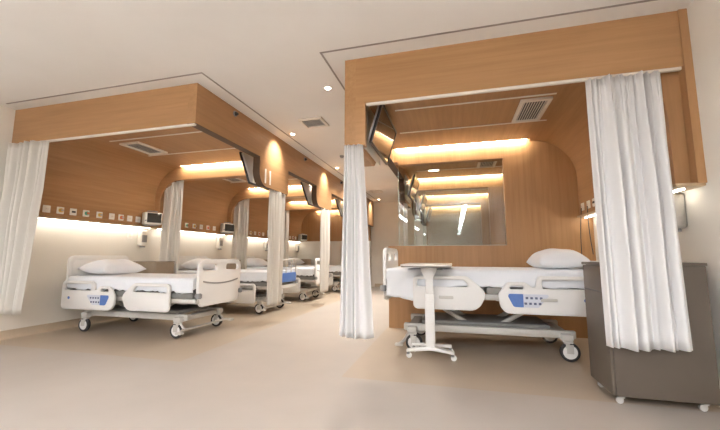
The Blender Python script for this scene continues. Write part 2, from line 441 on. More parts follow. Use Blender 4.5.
def curtain(name, top, bot, zt, zb, folds, amp, seed, mat, label, lean=0.0, tie=0.55):
    """cloth gathered in folds of uneven width: narrow pleats at the track that merge and spread lower down"""
    rnd = random.Random(seed)
    (x0, y0), (x1, y1) = top; (u0, v0), (u1, v1) = bot
    wid = [rnd.choice((.45, .6, .9, 1.2, 1.7)) * rnd.uniform(.85, 1.15) for _ in range(folds)]
    tot = sum(wid); edges = [0]
    for q in wid: edges.append(edges[-1] + q / tot)
    am = [min(1.25, .55 + .5 * q) * rnd.uniform(.6, 1.1) for q in wid]
    sh = [rnd.uniform(.36, .64) for _ in wid]; dr = [rnd.uniform(-.10, .10) for _ in range(folds + 1)]; dr[0] = dr[-1] = 0
    ns, nz = folds * 16, 28
    bm = bmesh.new(); G = []
    d = Vector((x1 - x0, y1 - y0)).normalized()
    for j in range(nz + 1):
        t = j / nz; row = []; z = zt + (zb - zt) * t
        E_ = [e + g * t / folds * 2.2 for e, g in zip(edges, dr)]
        for i in range(ns + 1):
            s = i / ns; k = 0
            while k < folds - 1 and s > E_[k + 1]: k += 1
            f = (s - E_[k]) / max(1e-6, E_[k + 1] - E_[k]); f = min(1, max(0, f))
            p = f ** (math.log(.5) / math.log(sh[k]))
            big = (.5 - .5 * math.cos(2 * PI * p)) * am[k]
            small = .5 + .5 * math.sin(2 * PI * s * folds * 2.6 + seed)
            off = amp * (big * 2 * (tie + (1 - tie) * min(1, t * 2.2)) * (1 - .25 * t) + small * .55 * max(0, 1 - t * 3.5) + .20 * math.sin(7 * s + 3 * t + seed) * t)
            tt = t ** (1 + lean)
            px = (x0 + (x1 - x0) * s) * (1 - tt) + (u0 + (u1 - u0) * s) * tt
            py = (y0 + (y1 - y0) * s) * (1 - tt) + (v0 + (v1 - v0) * s) * tt
            row.append(bm.verts.new((px + d.y * off, py - d.x * off, z + .006 * math.sin(5 * s + seed) * t)))
        G.append(row)
    for j in range(nz):
        for i in range(ns): bm.faces.new((G[j][i], G[j][i + 1], G[j + 1][i + 1], G[j + 1][i]))
    o = finish(bm, name, mat, ang=80)
    md = o.modifiers.new('cloth_thickness', 'SOLIDIFY'); md.thickness = .004; md.offset = 0
    return tag(o, label, 'curtain', 'hanging bay curtains')

YT = YF + .015
curtain('bay_curtain', ((.985, YT + .01), (1.45, YT + .01)), ((.93, 2.66), (1.375, 2.64)), ZB - .022, .385, 8, .042, 3, M['curtain'],
        'white curtain hanging in front of the taupe cabinet at right', lean=-.25, tie=.6)
curtain('bay_curtain', ((-.885, YT - .03), (-.725, YT - .02)), ((-.925, YT - .03), (-.635, YT - .03)), ZL, .31, 5, .034, 8, M['curtain'],
        'white curtain hanging below the near corner post of the right canopy', tie=.5)
curtain('bay_curtain', ((-4.99, YT), (-4.42, YT)), ((-4.99, YT - .02), (-4.56, YT - .02)), ZB - .022, .33, 6, .055, 5, M['curtain2'],
        'cream curtain at far left beside the left wall', tie=.7)
for k in range(3):
    y1 = YB[k + 1] + .05
    curtain('bay_curtain', ((XF - .05, y1 - .50), (XF - .05, y1 - .01)), ((XF - .07, y1 - .40), (XF - .07, y1 - .02)), ZL, .27, 5, .035, 20 + k, M['curtain2'],
            ['cream curtain hanging under the wood post numbered 11', 'cream curtain under the second wood post along the corridor', 'cream curtain under the third wood post along the corridor'][k])
    yb = YB[k + 1] + .065
    curtain('bay_curtain', ((-4.80, yb), (-4.42, yb)), ((-4.82, yb), (-4.42, yb)), 2.24, .32, 5, .030, 30 + k, M['curtain2'],
            ['cream curtain against the left wall between the nearest and second bays', 'cream curtain against the left wall between the second and third bays', 'cream curtain against the left wall between the third and farthest bays'][k])
y1 = YB[2] + .05
curtain('bay_curtain', ((XR + .05, y1 - .75), (XR + .05, y1 - .35)), ((XR + .05, y1 - .75), (XR + .05, y1 - .35)), ZL, .30, 4, .03, 50, M['curtain'],
        'white curtain below the wood post seen left of the window glass')

# ------------------------------------------------------------------ vents, lights, small ceiling fittings
def grille(label, x0, x1, y0, y1, z, nslat, alongx, group):
    t = thing('ceiling_vent', label, 'vent', ((x0 + x1) / 2, (y0 + y1) / 2, z - .012), 0, group)
    hx, hy, fw = (x1 - x0) / 2, (y1 - y0) / 2, .035
    bm = bmesh.new(); plate(bm, [rrect(-hx, hx, -hy, hy, .004), rrect(-hx + fw, hx - fw, -hy + fw, hy - fw, .003)], 'xy', -.012, .012, .002)
    finish(bm, 'frame', M['strip'], t)
    bm = bmesh.new(); box(bm, -hx + fw, hx - fw, -hy + fw, hy - fw, .008, .011); finish(bm, 'backing', M['greyp'] if alongx else M['dark'], t)
    for i in range(nslat):
        bm = bmesh.new(); c = (i + .5) / nslat * 2 - 1
        if alongx:
            y = c * (hy - fw); box(bm, -hx + fw, hx - fw, -.006, .006, -.0012, .0012, mat=Matrix.Translation((0, y, 0)) @ Matrix.Rotation(R(35), 4, 'X'))
        else:
            x = c * (hx - fw); box(bm, -.0035, .0035, -hy + fw, hy - fw, -.0012, .0012, mat=Matrix.Translation((x, 0, 0)) @ Matrix.Rotation(R(35), 4, 'Y'))
        finish(bm, 'slat', M['strip'], t)
for k in range(NB):
    grille('white framed air vent in the wood canopy over the %s bay on the left' % ORD[k], -4.26, -3.95, YB[k] + .70, YB[k] + 1.20, ZCC, 7, False, 'canopy air vents')
    grille('white framed air vent in the wood canopy over the %s bay on the right' % ORD[k], .66 - .25 * (k > 0), .94 - .25 * (k > 0), YB[k] + .67, YB[k] + 1.24, ZCC, 9, False, 'canopy air vents')
grille('square air diffuser in the white corridor ceiling, nearer one', -1.88, -1.56, 3.93, 4.23, HC, 6, True, 'corridor air diffusers')
grille('square air diffuser in the white corridor ceiling, far one', -2.14, -1.82, 8.9, 9.2, HC, 6, True, 'corridor air diffusers')

def downlight(x, y, label, aim=None, power=60, size=58, on=True):
    t = thing('downlight', label, 'light', (x, y, HC), 0, 'recessed downlights')
    bm = bmesh.new(); pts = []
    for k in range(24):
        a = 2 * PI * k / 24; pts.append((math.cos(a), math.sin(a)))
    plate(bm, [[(.042 * a, .042 * b) for a, b in pts], [(.030 * a, .030 * b) for a, b in pts]], 'xy', -.006, 0)
    finish(bm, 'trim_ring', M['strip'], t)
    bm = bmesh.new(); cyl(bm, (0, 0, -.003), (0, 0, -.0005), .030, seg=24); finish(bm, 'lens', M['lamp'], t)
    ld = bpy.data.lights.new('downlight_beam', 'SPOT'); ld.energy = power; ld.color = (1, .955, .90); ld.spot_size = R(size); ld.spot_blend = 1.0; ld.shadow_soft_size = .045
    lo = bpy.data.objects.new('downlight_beam', ld); COL.objects.link(lo); lo.location = (x, y, HC - .02)
    d = Vector(aim) - Vector((x, y, HC - .02)) if aim else Vector((0, 0, -1))
    lo.rotation_euler = d.to_track_quat('-Z', 'Y').to_euler()
for k in range(4):
    y = 4.42 + PITCH * k
    downlight(-2.19, y, 'small lit downlight washing the %s wood post on the left' % ['numbered', 'second', 'third', 'fourth'][k], aim=(XF - .02, y, 2.36), power=30, size=82)
downlight(-1.22, 3.25, 'small lit downlight beside the near corner of the right canopy', power=30, size=100)
for k in range(4):
    downlight(-1.45 - .25 * k, 5.2 + .93 * k, 'added corridor fill light out of view past the right canopy corner, %s one' % ['first', 'second', 'third', 'last'][k], power=[62, 60, 66, 125][k], size=140)  # extra lights added to brighten the corridor, placed out of view

t = thing('canopy_spotlight', 'small rectangular light in the canopy seen through the window glass', 'light', (-.30, 6.08, ZCC))
bm = bmesh.new(); plate(bm, [rrect(-.10, .10, -.06, .06, .004), rrect(-.085, .085, -.045, .045, .002)], 'xy', -.008, .004, .001); finish(bm, 'frame', M['strip'], t)
bm = bmesh.new(); box(bm, -.085, .085, -.045, .045, -.003, .003); finish(bm, 'lens', M['led2'], t)
def fill_lamp(x, y0, y1, label):  # unseen lamps added behind the camera to brighten the room
    t = thing('added_fill_lamp', label, 'light', (x, (y0 + y1) / 2, HC - .42), 0, 'added fill lamps')
    h = (y1 - y0) / 2
    bm = bmesh.new(); box(bm, -.07, .07, -h, h, .008, .05, bev=.004); finish(bm, 'housing', M['strip'], t)
    bm = bmesh.new(); box(bm, -.06, .06, -h + .01, h - .01, 0, .008); finish(bm, 'diffuser', M['tube'], t, smooth=False)
    bm = bmesh.new(); box(bm, -.05, .05, -h + .02, h - 1.5, .05, .056); finish(bm, 'uplight', M['tubeup'], t, smooth=False)
    for y in (-h + .3, h - .3):
        bm = bmesh.new(); cyl(bm, (0, y, .05), (0, y, .42), .003, seg=6); finish(bm, 'cable', M['steel'], t)
for x, nm, ye in ((.3, 'right', .35), (-1.7, 'middle', .1), (-3.7, 'left', .1)):
    fill_lamp(x, -4.0, ye, 'long fill lamp added out of view behind the camera, %s one' % nm)

for k, y in enumerate((3.44, 5.45, 7.45)):
    t = thing('ceiling_sensor', 'small dark dome sensor on the corridor fascia, %s from the front' % ['first', 'second', 'third'][k], 'sensor', (XF, y, 2.63), 0, 'dark sensors on the fascia')
    bm = bmesh.new(); cyl(bm, (0, 0, 0), (.012, 0, 0), .035, seg=20, bev=.003); finish(bm, 'mounting_ring', M['greyp'], t)
    bm = bmesh.new(); cyl(bm, (.012, 0, 0), (.045, 0, -.006), .026, .014, seg=20, bev=.004); finish(bm, 'dome', M['dark'], t)
t = thing('smoke_detector', 'small round smoke detector on the corridor ceiling beyond the first diffuser', 'detector', (-1.83, 5.6, HC))
bm = bmesh.new(); cyl(bm, (0, 0, -.012), (0, 0, 0), .05, seg=24, bev=.003); finish(bm, 'base', M['white'], t)
bm = bmesh.new(); cyl(bm, (0, 0, -.05), (0, 0, -.012), .026, .042, seg=24, bev=.005); finish(bm, 'dome', M['greyp'], t)

# numerals on the first left post
num = thing('bay_number', 'white numerals 11 on the first wood post of the left canopy', 'sign', (XF, 4.235, 1.945))
for dy in (-.062, .062):
    cu = bpy.data.curves.new('num', 'FONT'); cu.body = '1'; cu.size = .29; cu.extrude = .004; cu.align_x = 'CENTER'
    ob = bpy.data.objects.new('tmpt', cu); COL.objects.link(ob)
    dg = bpy.context.evaluated_depsgraph_get(); dg.update()
    me = bpy.data.meshes.new_from_object(ob.evaluated_get(dg)); bpy.data.objects.remove(ob)
    me.transform(Matrix.Translation((.0035, dy, 0)) @ Matrix.Rotation(R(90), 4, 'Z') @ Matrix.Rotation(R(90), 4, 'X'))
    link_mesh(me, 'numeral', M['sign'], num, False)

# ------------------------------------------------------------------ televisions
def tv(label, top, bot, y0, y1, side):
    """side +1: screen faces +x. top/bot = (x, z) of the upper and lower edges"""
    yc = (y0 + y1) / 2; h = (y1 - y0) / 2
    a = Vector((top[0], 0, top[1])); b = Vector((bot[0], 0, bot[1])); c = (a + b) / 2; up = (a - b); H = up.length / 2; up.normalize()
    t = thing('wall_television', label, 'television', (c.x, yc, c.z), 0, 'tilted bay televisions')
    nrm = Vector((up.z, 0, -up.x)) * side
    if nrm.x * side < 0: nrm = -nrm
    m = Matrix(((0, up.x, nrm.x, 0), (1, up.y, nrm.y, 0), (0, up.z, nrm.z, 0), (0, 0, 0, 1)))
    def part(nm, mat, rects, d0, d1, bev=.0):
        bm = bmesh.new(); tm = bmesh.new(); plate(tm, rects, 'xy', d0, d1, bev); merge(bm, tm, m); return finish(bm, nm, mat, t)
    part('bezel', M['dark'], [rrect(-h, h, -H, H, .012), rrect(-h + .022, h - .022, -H + .022, H - .022, .004)], -.022, .004, .002)
    part('screen', M['screen'], [rrect(-h + .02, h - .02, -H + .02, H - .02, .004)], -.012, -.002)
    part('rear_cover', M['tvback'], [rrect(-h + .015, h - .015, -H + .015, H - .015, .02)], -.045, -.016, .006)
    bm = bmesh.new(); xin = (XR + FT if side > 0 else XF - FT) - c.x
    cyl(bm, (-.03 * side, 0, -.02), (xin, 0, -.02), .022, seg=12)
    box(bm, min(xin, xin + side * .015), max(xin, xin + side * .015), -(.56 if y0 < 3.2 else .33), .33, -.22, .28 if y0 < 3.2 else .20, bev=.003); finish(bm, 'wall_bracket', M['white'], t)
tv('black tilted television inside the near right canopy post', (-.60, 2.385), (-.715, 2.00), 3.05, 3.88, 1)
for k in (1, 2, 3):
    y = YB[k + 1] - .88
    tv('tilted television behind the glass in the %s bay on the right' % ORD[k], (-.60, 2.36), (-.715, 1.98), y, y + .75, 1)
for k in range(4):
    y = YB[k + 1] - .73
    tv('tilted television behind the wood post of the %s bay on the left' % ORD[k], (-2.815, 2.38), (-2.65, 1.93), y, y + .62, -1)

# ------------------------------------------------------------------ wall fittings
def outlet(side, y, z, kind, label, group):
    x = XLP if side < 0 else XRP
    t = thing('wall_outlet', label, 'outlet', (x, y, z), 0 if side < 0 else PI, group)
    bm = bmesh.new(); plate(bm, [rrect(-.042, .042, -.045, .045, .006)], 'yz', 0, .012, .003); finish(bm, 'cover_plate', M['white'], t)
    if kind == 'dark':
        bm = bmesh.new(); box(bm, .012, .018, -.024, .024, -.012, .012, bev=.002); finish(bm, 'socket', M['dark'], t)
    elif kind in ('green', 'yellow', 'red'):
        bm = bmesh.new(); cyl(bm, (.010, 0, 0), (.035, 0, 0), .026, seg=16, bev=.003); finish(bm, 'gas_port', M[kind], t)
        bm = bmesh.new(); cyl(bm, (.034, 0, 0), (.055, 0, 0), .014, seg=14, bev=.003); finish(bm, 'port_nozzle', M['red' if kind == 'green' else 'steel'], t)
    else:
        bm = bmesh.new(); cyl(bm, (.010, 0, 0), (.016, 0, 0), .022, seg=16, bev=.002); finish(bm, 'socket', M['strip'], t)
        for dz in (-.009, .009):
            bm = bmesh.new(); cyl(bm, (.0155, dz, 0), (.017, dz, 0), .003, seg=8); finish(bm, 'pin_hole', M['ink'], t)
kinds = ['plain', 'yellow', 'dark', 'green', 'yellow', 'plain', 'red', 'plain', 'plain']
ordn = ['first', 'second', 'third', 'fourth', 'fifth', 'sixth', 'seventh', 'eighth', 'ninth']
desc = dict(plain='white socket', yellow='white plate with yellow gas port', dark='white plate with dark socket', green='white plate with green gas port', red='white plate with orange port')
ys9 = [3.17, 3.33, 3.49, 3.66, 3.85, 4.04, 4.19, 4.34, 4.49]
for i, (y, kd) in enumerate(zip(ys9, kinds)):
    outlet(-1, y, 1.545, kd, '%s, %s from the front in the nearest left bay' % (desc[kd], ordn[i]), 'wall outlets in the nearest left bay')
for k in (1, 2, 3):
    for i in range(7):
        outlet(-1, YB[k] + .36 + .2 * i, 1.545, kinds[(i + 1) % 9], '%s, %s left bay, %s in its row' % (desc[kinds[(i + 1) % 9]], ORD[k], ordn[i]), 'wall outlets in the %s left bay' % ORD[k])
for i, y in enumerate((4.66, 4.47, 4.30, 4.14, 3.98, 3.80)):
    kd = ['plain', 'plain', 'dark', 'green', 'plain', 'yellow'][i]
    outlet(1, y, 1.545, kd, '%s on the right wood panel, %s from the rear corner' % (desc[kd], ordn[i]), 'wall outlets on the right')

def monitor(k):
    t = thing('patient_monitor', 'boxy patient monitor with dark screen on the ledge of the %s left bay' % ORD[k], 'monitor', (XLP + .13, YB[k + 1] - .16, ZS + .02), R(-28), 'patient monitors')
    bm = bmesh.new(); box(bm, -.07, .08, -.13, .13, 0, .20, bev=.018, seg=3); finish(bm, 'case', M['white'], t)
    bm = bmesh.new(); box(bm, .078, .088, -.095, .115, .03, .185, bev=.004); finish(bm, 'screen', M['screen'], t)
    bm = bmesh.new(); cyl(bm, (.078, -.113, .06), (.098, -.113, .06), .012, seg=14, bev=.002); finish(bm, 'knob', M['greyp'], t)
    bm = bmesh.new(); tube(bm, [(0, -.07, .195), (0, -.07, .225), (0, .07, .225), (0, .07, .195)], .009, 8); finish(bm, 'handle', M['greyp'], t)
    bm = bmesh.new(); box(bm, -.10, .05, -.09, .09, -.014, 0, bev=.003); box(bm, -.12, -.09, -.05, .05, -.014, .06, bev=.003); finish(bm, 'mounting_tray', M['greyp'], t)
for k in range(4): monitor(k)

def dispenser(x, y, z, rz, label, body='white'):
    t = thing('soap_dispenser', label, 'dispenser', (x, y, z), rz, 'soap dispensers')
    bm = bmesh.new(); box(bm, 0, .095, -.06, .06, -.13, .13, bev=.022, seg=3); finish(bm, 'body', M[body], t)
    bm = bmesh.new(); box(bm, .088, .100, -.048, .048, -.07, .05, bev=.005); finish(bm, 'window_panel', M['greyp'], t)
    bm = bmesh.new(); box(bm, .03, .09, -.03, .03, -.155, -.128, bev=.006); finish(bm, 'spout', M['greyp'], t)
for k in range(4):
    y = YB[k] + 1.86
    dispenser(XLW, y, 1.255, 0, 'white wall soap dispenser below the ledge of the %s left bay' % ORD[k])
dispenser(XRW, 3.09, 1.29, PI, 'grey soap dispenser on the right wall beside the white curtain', 'steel')
t = thing('wall_switch', 'white switch plate left of the soap dispenser in the nearest left bay', 'switch', (XLW, 4.47, 1.29))
bm = bmesh.new(); plate(bm, [rrect(-.05, .05, -.055, .055, .006)], 'yz', 0, .010, .002); finish(bm, 'cover_plate', M['white'], t)
bm = bmesh.new(); box(bm, .009, .015, -.02, .02, -.03, .03, bev=.002); finish(bm, 'rocker', M['strip'], t)

for i, (y, a) in enumerate(((4.66, .10), (4.47, -.07))):
    bm = bmesh.new(); pts = []
    for k in range(15):
        s = k / 14; pts.append((XRP - .02 - .01 * math.sin(PI * s), y + a * s, 1.53 - .55 * s))
    tube(bm, pts, .0045, 6)
    tag(finish(bm, 'power_cord', M['dark']), 'thin dark cord hanging from the %s outlet behind the right pillow' % ['rear corner', 'second'][i], 'cord', 'hanging cords')

# ------------------------------------------------------------------ beds
def make_bed(label, loc, rz, mt, drop=0.0, blue_foot=False, head=.27):
    t = thing('hospital_bed', label, 'bed', loc, rz, 'hospital beds')
    fr, pl = M['frame'], M['plastic']
    # wheeled base
    bm = bmesh.new()
    for s in (-1, 1):
        box(bm, -.80, .80, s * .30 - .03, s * .30 + .03, .195, .265, bev=.012)
        box(bm, s * .71 - .05, s * .71 + .05, -.40, .40, .185, .245, bev=.014)
    box(bm, -.42, -.30, -.30, .30, .20, .25, bev=.008); box(bm, .32, .44, -.30, .30, .20, .25, bev=.008)
    finish(bm, 'base_frame', fr, t)
    bm = bmesh.new(); box(bm, -.62, .60, -.27, .27, .255, .30, bev=.015); finish(bm, 'base_cover', M['deck'], t)
    # brake bar
    bm = bmesh.new(); tube(bm, [(-.83, -.47, .085), (-.80, -.40, .10), (-.80, .40, .10), (-.83, .47, .085)], .015, 8)
    for s in (-1, 1): box(bm, -.87, -.79, s * .47 - .03, s * .47 + .03, .07, .095, bev=.008); cyl(bm, (-.80, s * .36, .10), (-.71, s * .36, .20), .014, seg=8)
    finish(bm, 'brake_bar', fr, t)
    # castors
    for sx in (-1, 1):
        for sy in (-1, 1):
            x, y = sx * .71, sy * .36
            bm = bmesh.new(); cyl(bm, (x, y, .12), (x, y, .20), .028, seg=14, bev=.004)
            box(bm, x - .012, x + .045, y - .034, y - .024, .075, .155, bev=.004); box(bm, x - .012, x + .045, y + .024, y + .034, .075, .155, bev=.004)
            box(bm, x - .03, x + .045, y - .034, y + .034, .165, .185, bev=.006)
            c = finish(bm, 'castor', fr, t)
            xw_ = x + .018
            bm = bmesh.new(); prof = [(-.021, .062), (-.022, .076), (-.015, .084), (0, .086), (.015, .084), (.022, .076), (.021, .062)]
            N = 28; rings = [[bm.verts.new((xw_ + r * math.cos(2 * PI * q / N), y + d, .086 + r * math.sin(2 * PI * q / N))) for d, r in prof] for q in range(N)]
            for q in range(N):
                for j in range(len(prof)):
                    a, b = rings[q], rings[(q + 1) % N]; j2 = (j + 1) % len(prof)
                    bm.faces.new((a[j], a[j2], b[j2], b[j]))
            finish(bm, 'tyre', M['rubber'], c)
            bm = bmesh.new(); cyl(bm, (xw_, y - .019, .086), (xw_, y + .019, .086), .064, seg=24, bev=.005); finish(bm, 'wheel_disc', M['plastic'], c)
    # lifting arms and platform
    zd = mt - .29
    for s, x in ((-1, -.38), (1, .38)):
        bm = bmesh.new()
        for sy in (-.18, .18): tube(bm, [(x - s * .22, sy, .27), (x, sy, (zd + .27) / 2), (x + s * .16, sy, zd + .02)], .024, 8)
        cyl(bm, (x + s * .16, -.22, zd + .02), (x + s * .16, .22, zd + .02), .02, seg=10)
        finish(bm, 'lift_arm', fr, t)
    bm = bmesh.new()
    for s in (-1, 1): box(bm, -.98, 1.0, s * .40 - .02, s * .40 + .02, zd, zd + .055, bev=.01)
    for x in (-.97, -.3, .3, .98): box(bm, x - .025, x + .025, -.40, .40, zd, zd + .05, bev=.008)
    for s in (-1, 1):
        for x in (-.36, .55): box(bm, x - .07, x + .07, s * .46 - .045, s * .46 + .006, zd + .01, zd + .04, bev=.006)
    finish(bm, 'deck_frame', fr, t)
    bm = bmesh.new()
    for a, b in ((-.94, -.34), (-.32, .0), (.02, .95)): box(bm, a, b, -.43, .43, zd + .055, zd + .125, bev=.012)
    finish(bm, 'mattress_platform', M['deck'], t)
    bm = bmesh.new(); box(bm, -.945, .955, -.43, .43, mt - .165, mt - .010, bev=.035, seg=4); finish(bm, 'mattress', M['mattress'], t)
    # boards
    z0 = mt
    if not blue_foot:
        bm = bmesh.new()
        out = fillet([(-.36, z0 - .33, .05), (.36, z0 - .33, .05), (.41, z0 - .15, .08), (.41, z0 + .225, .10), (-.41, z0 + .225, .10), (-.41, z0 - .15, .08)])
        holes = [rrect(s * .22 - .13, s * .22 + .13, z0 + .085, z0 + .165, .03) for s in (-1, 1)]
        plate(bm, [out] + holes, 'yz', -1.005, -.965, .010); fb = finish(bm, 'foot_board', pl, t)
        bm = bmesh.new(); pts = [(y, z0 - .045 - .035 * (1 - (y / .34) ** 2)) for y in [-.34 + .68 * q / 14 for q in range(15)]]
        band = pts + [(y, z + .018) for y, z in reversed(pts)]
        plate(bm, [band], 'yz', -1.010, -1.003); finish(bm, 'accent_stripe', M['greyp'], fb)
    else:
        bm = bmesh.new(); pts = [(-.985, y, z) for y, z in fillet([(-.39, z0 - .28, .05), (.39, z0 - .28, .05), (.39, z0 + .20, .13), (-.39, z0 + .20, .13)])]
        tube(bm, pts, .016, 8, True); fb = finish(bm, 'foot_board', fr, t)
        bm = bmesh.new(); plate(bm, [rrect(-.385, .385, z0 - .19, z0 - .03, .02)], 'yz', -.997, -.973, .004); finish(bm, 'blue_panel', M['bluefoot'], fb)
        for y in (-.2, 0, .2):
            bm = bmesh.new(); tube(bm, [(-.985, y, z0 - .03), (-.985, y, z0 + .20)], .010, 6); finish(bm, 'upright', fr, fb)
    bm = bmesh.new()
    out = fillet([(-.43, z0 - .26, .05), (.43, z0 - .26, .05), (.44, z0 + head, .08), (-.44, z0 + head, .08)])
    inn = fillet([(-.37, z0 - .20, .04), (.37, z0 - .20, .04), (.38, z0 + head - .055, .05), (-.38, z0 + head - .055, .05)])
    plate(bm, [out, inn], 'yz', .985, 1.025, .010); hb = finish(bm, 'head_board', pl, t)
    bm = bmesh.new(); plate(bm, [inn], 'yz', .998, 1.010); finish(bm, 'panel', pl, hb)
    for x, y in ((-1.0, .40), (-1.0, -.40), (1.02, .40), (1.02, -.40)):
        bm = bmesh.new(); cyl(bm, (x, y, z0 - .23), (x, y, z0 - .17), .038, seg=16, bev=.008); box(bm, min(x, x * .96), max(x, x * .96), y - .02, y + .02, z0 - .21, z0 - .19)
        finish(bm, 'corner_bumper', M['greyp'], t)
    # side rails
    zr = mt - drop
    H = lambda p: [(a, zr + b, r) for a, b, r in p]
    for s in (-1, 1):
        d0, d1 = sorted((s * .462, s * .498)); face = s * .498
        bm = bmesh.new()
        o1 = fillet(H([(.14, -.40, .13), (.98, -.40, .05), (.98, -.05, .05), (.46, -.05, .05), (.44, -.17, .02), (.36, -.11, .035), (.20, -.11, .06), (.12, -.22, .06)]))
        plate(bm, [o1, fillet(H([(.50, -.085, .02), (.94, -.085, .025), (.94, -.165, .02), (.50, -.165, .02)])), fillet(H([(.235, -.14, .02), (.34, -.14, .02), (.34, -.175, .012), (.215, -.175, .012)]))], 'xz', d0, d1, .010)
        hr = finish(bm, 'head_side_rail', pl, t)
        def dec(nm, mat, pts, th, par=hr):
            bm = bmesh.new(); a, b = sorted((face - s * .004, face + s * th)); plate(bm, [fillet(pts)], 'xz', a, b); return finish(bm, nm, mat, par)
        dec('control_panel', M['blue'], H([(.25, -.335, .03), (.335, -.335, 0), (.335, -.215, 0), (.21, -.215, .02), (.205, -.24, .02)]), .0035)
        dec('keypad', M['keypad'], H([(.335, -.335, 0), (.46, -.335, .03), (.55, -.23, .015), (.54, -.215, .01), (.335, -.215, 0)]), .003)
        bm = bmesh.new(); a, b = sorted((face, face + s * .006))
        for i in range(4):
            for j in range(2):
                x = .365 + .04 * i - (.012 if j else 0); z = zr - .25 - .05 * j
                box(bm, x - .011, x + .011, a, b, z - .010, z + .010, bev=.002)
        finish(bm, 'keypad_buttons', M['ink'], hr)
        bm = bmesh.new(); cyl(bm, (.85, face - s * .003, zr - .26), (.85, face + s * .003, zr - .26), .018, seg=18); finish(bm, 'blue_dot', M['blue'], hr)
        bm = bmesh.new()
        o2 = fillet(H([(-.68, -.385, .05), (-.06, -.385, .13), (.02, -.22, .08), (-.06, -.14, .06), (-.16, -.06, .06), (-.68, -.06, .05)]))
        plate(bm, [o2, fillet(H([(-.64, -.095, .02), (-.19, -.095, .025), (-.13, -.165, .02), (-.64, -.165, .02)]))], 'xz', d0, d1, .010)
        finish(bm, 'foot_side_rail', pl, t)
        a, b = sorted((s * .41, s * .468))
        for x in (-.36, .55):
            bm = bmesh.new(); box(bm, x - .035, x + .035, a, b, zr - .36, zd + .05 if zd + .05 > zr - .33 else zr - .25, bev=.004)
            finish(bm, 'rail_hinge', fr, t)
    return t

def sheet(label, loc, rz, mt, seed):
    rnd = random.Random(seed); bm = bmesh.new(); nu, W = 44, .445
    x0, x1 = -.955, .962; G = []
    wob = [rnd.uniform(-1, 1) for _ in range(60)]
    for i in range(nu + 1):
        x = x0 + (x1 - x0) * i / nu; f = (x - x0)
        dn = min(.315, .275 + .15 * f) if f < .35 else max(.165, .31 - .45 * (f - .35))
        df = .16 + .03 * wob[i % 60] * .5
        dn += .006 * wob[(i * 3) % 60]
        row = []; r = .035
        for s, d in ((-1, dn), (1, df)):
            col = []
            for q in range(8):   # hanging part, from hem up
                tt = q / 7; z = mt - d + (d - r) * tt; bulge = .010 * math.sin(i * .9 + seed) * (1 - tt)
                col.append((x, s * (W + bulge + .004 * (1 - tt)), z))
            for q in range(1, 6):
                a = PI / 2 * q / 5; col.append((x, s * (W - r + r * math.cos(a)), mt - r + r * math.sin(a)))
            if s < 0: row += col
            else: far = col
        for q in range(1, 12):
            y = -W + .035 + (2 * W - .07) * q / 12
            row.append((x, y, mt + .006 * math.sin(3.1 * x + 5 * y + seed) * math.sin(2.3 * y + x * 4)))
        row += far[::-1]
        G.append([bm.verts.new(p) for p in row])
    n = len(G[0])
    for i in range(nu):
        for j in range(n - 1): bm.faces.new((G[i][j], G[i][j + 1], G[i + 1][j + 1], G[i + 1][j]))
    # foot end turned down
    low = [bm.verts.new((x0 - .006, v.co.y, max(mt - .13, min(v.co.z, mt) - .12) if v.co.z > mt - .10 else v.co.z)) for v in G[0]]
    for j in range(n - 1):
        if G[0][j].co.z > mt - .12 and G[0][j + 1].co.z > mt - .12: bm.faces.new((G[0][j + 1], G[0][j], low[j], low[j + 1]))
    for v in [v for v in bm.verts if not v.link_faces]: bm.verts.remove(v)
    o = finish(bm, 'bed_sheet', M['sheet'], ang=60); o.location = loc; o.rotation_euler = (0, 0, rz)
    md = o.modifiers.new('cloth_thickness', 'SOLIDIFY'); md.thickness = .005; md.offset = 0
    return tag(o, label, 'sheet', 'bed sheets')

def pillow(label, loc, rz, tilt=0.0, sx=.26, sy=.33, h=.125, seed=0):
    bm = bmesh.new(); n = 22; top = []; bot = []
    rnd = random.Random(seed); p1, p2 = rnd.uniform(0, 6), rnd.uniform(0, 6)
    for i in range(n + 1):
        rt, rb = [], []
        for j in range(n + 1):
            u, v = i / n * 2 - 1, j / n * 2 - 1
            pinch = 1 - .10 * (1 - v * v) * abs(u) ** 3; pinch2 = 1 - .09 * (1 - u * u) * abs(v) ** 3
            x = u * sx * pinch; y = v * sy * pinch2
            e = max(0, (1 - abs(u) ** 3.0)) ** .55 * max(0, (1 - abs(v) ** 3.0)) ** .55
            wr = 1 + .07 * math.sin(5 * u + 3 * v + p1) * math.sin(4 * v - 2 * u + p2)
            rt.append(bm.verts.new((x, y, h * (.42 + 1.05 * e * wr)))); 
            edge = i in (0, n) or j in (0, n)
            rb.append(rt[-1] if edge else bm.verts.new((x, y, h * (.42 - .42 * min(1, e * 1.6)))))
        top.append(rt); bot.append(rb)
    for i in range(n):
        for j in range(n):
            bm.faces.new((top[i][j], top[i + 1][j], top[i + 1][j + 1], top[i][j + 1]))
            q = (bot[i][j], bot[i][j + 1], bot[i + 1][j + 1], bot[i + 1][j])
            if len(set(q)) == 4: bm.faces.new(q)
    o = finish(bm, 'pillow', M['pillow'], ang=120); o.location = loc; o.rotation_euler = (0, tilt, rz)
    return tag(o, label, 'pillow', 'pillows')

# right bed: head to the right wall
RBX, RBY, RMT = .27, 4.07, .825
make_bed('white hospital bed on the right behind the rolling table', (RBX, RBY, 0), 0, RMT, head=.09)
sheet('white sheet covering the right bed behind the rolling table', (RBX, RBY, 0), 0, RMT + .004, 1)
pillow('white pillow on the right bed next to the taupe cabinet', (RBX + .725, RBY - .10, RMT + .022), 0, R(-2), sx=.225, seed=4)
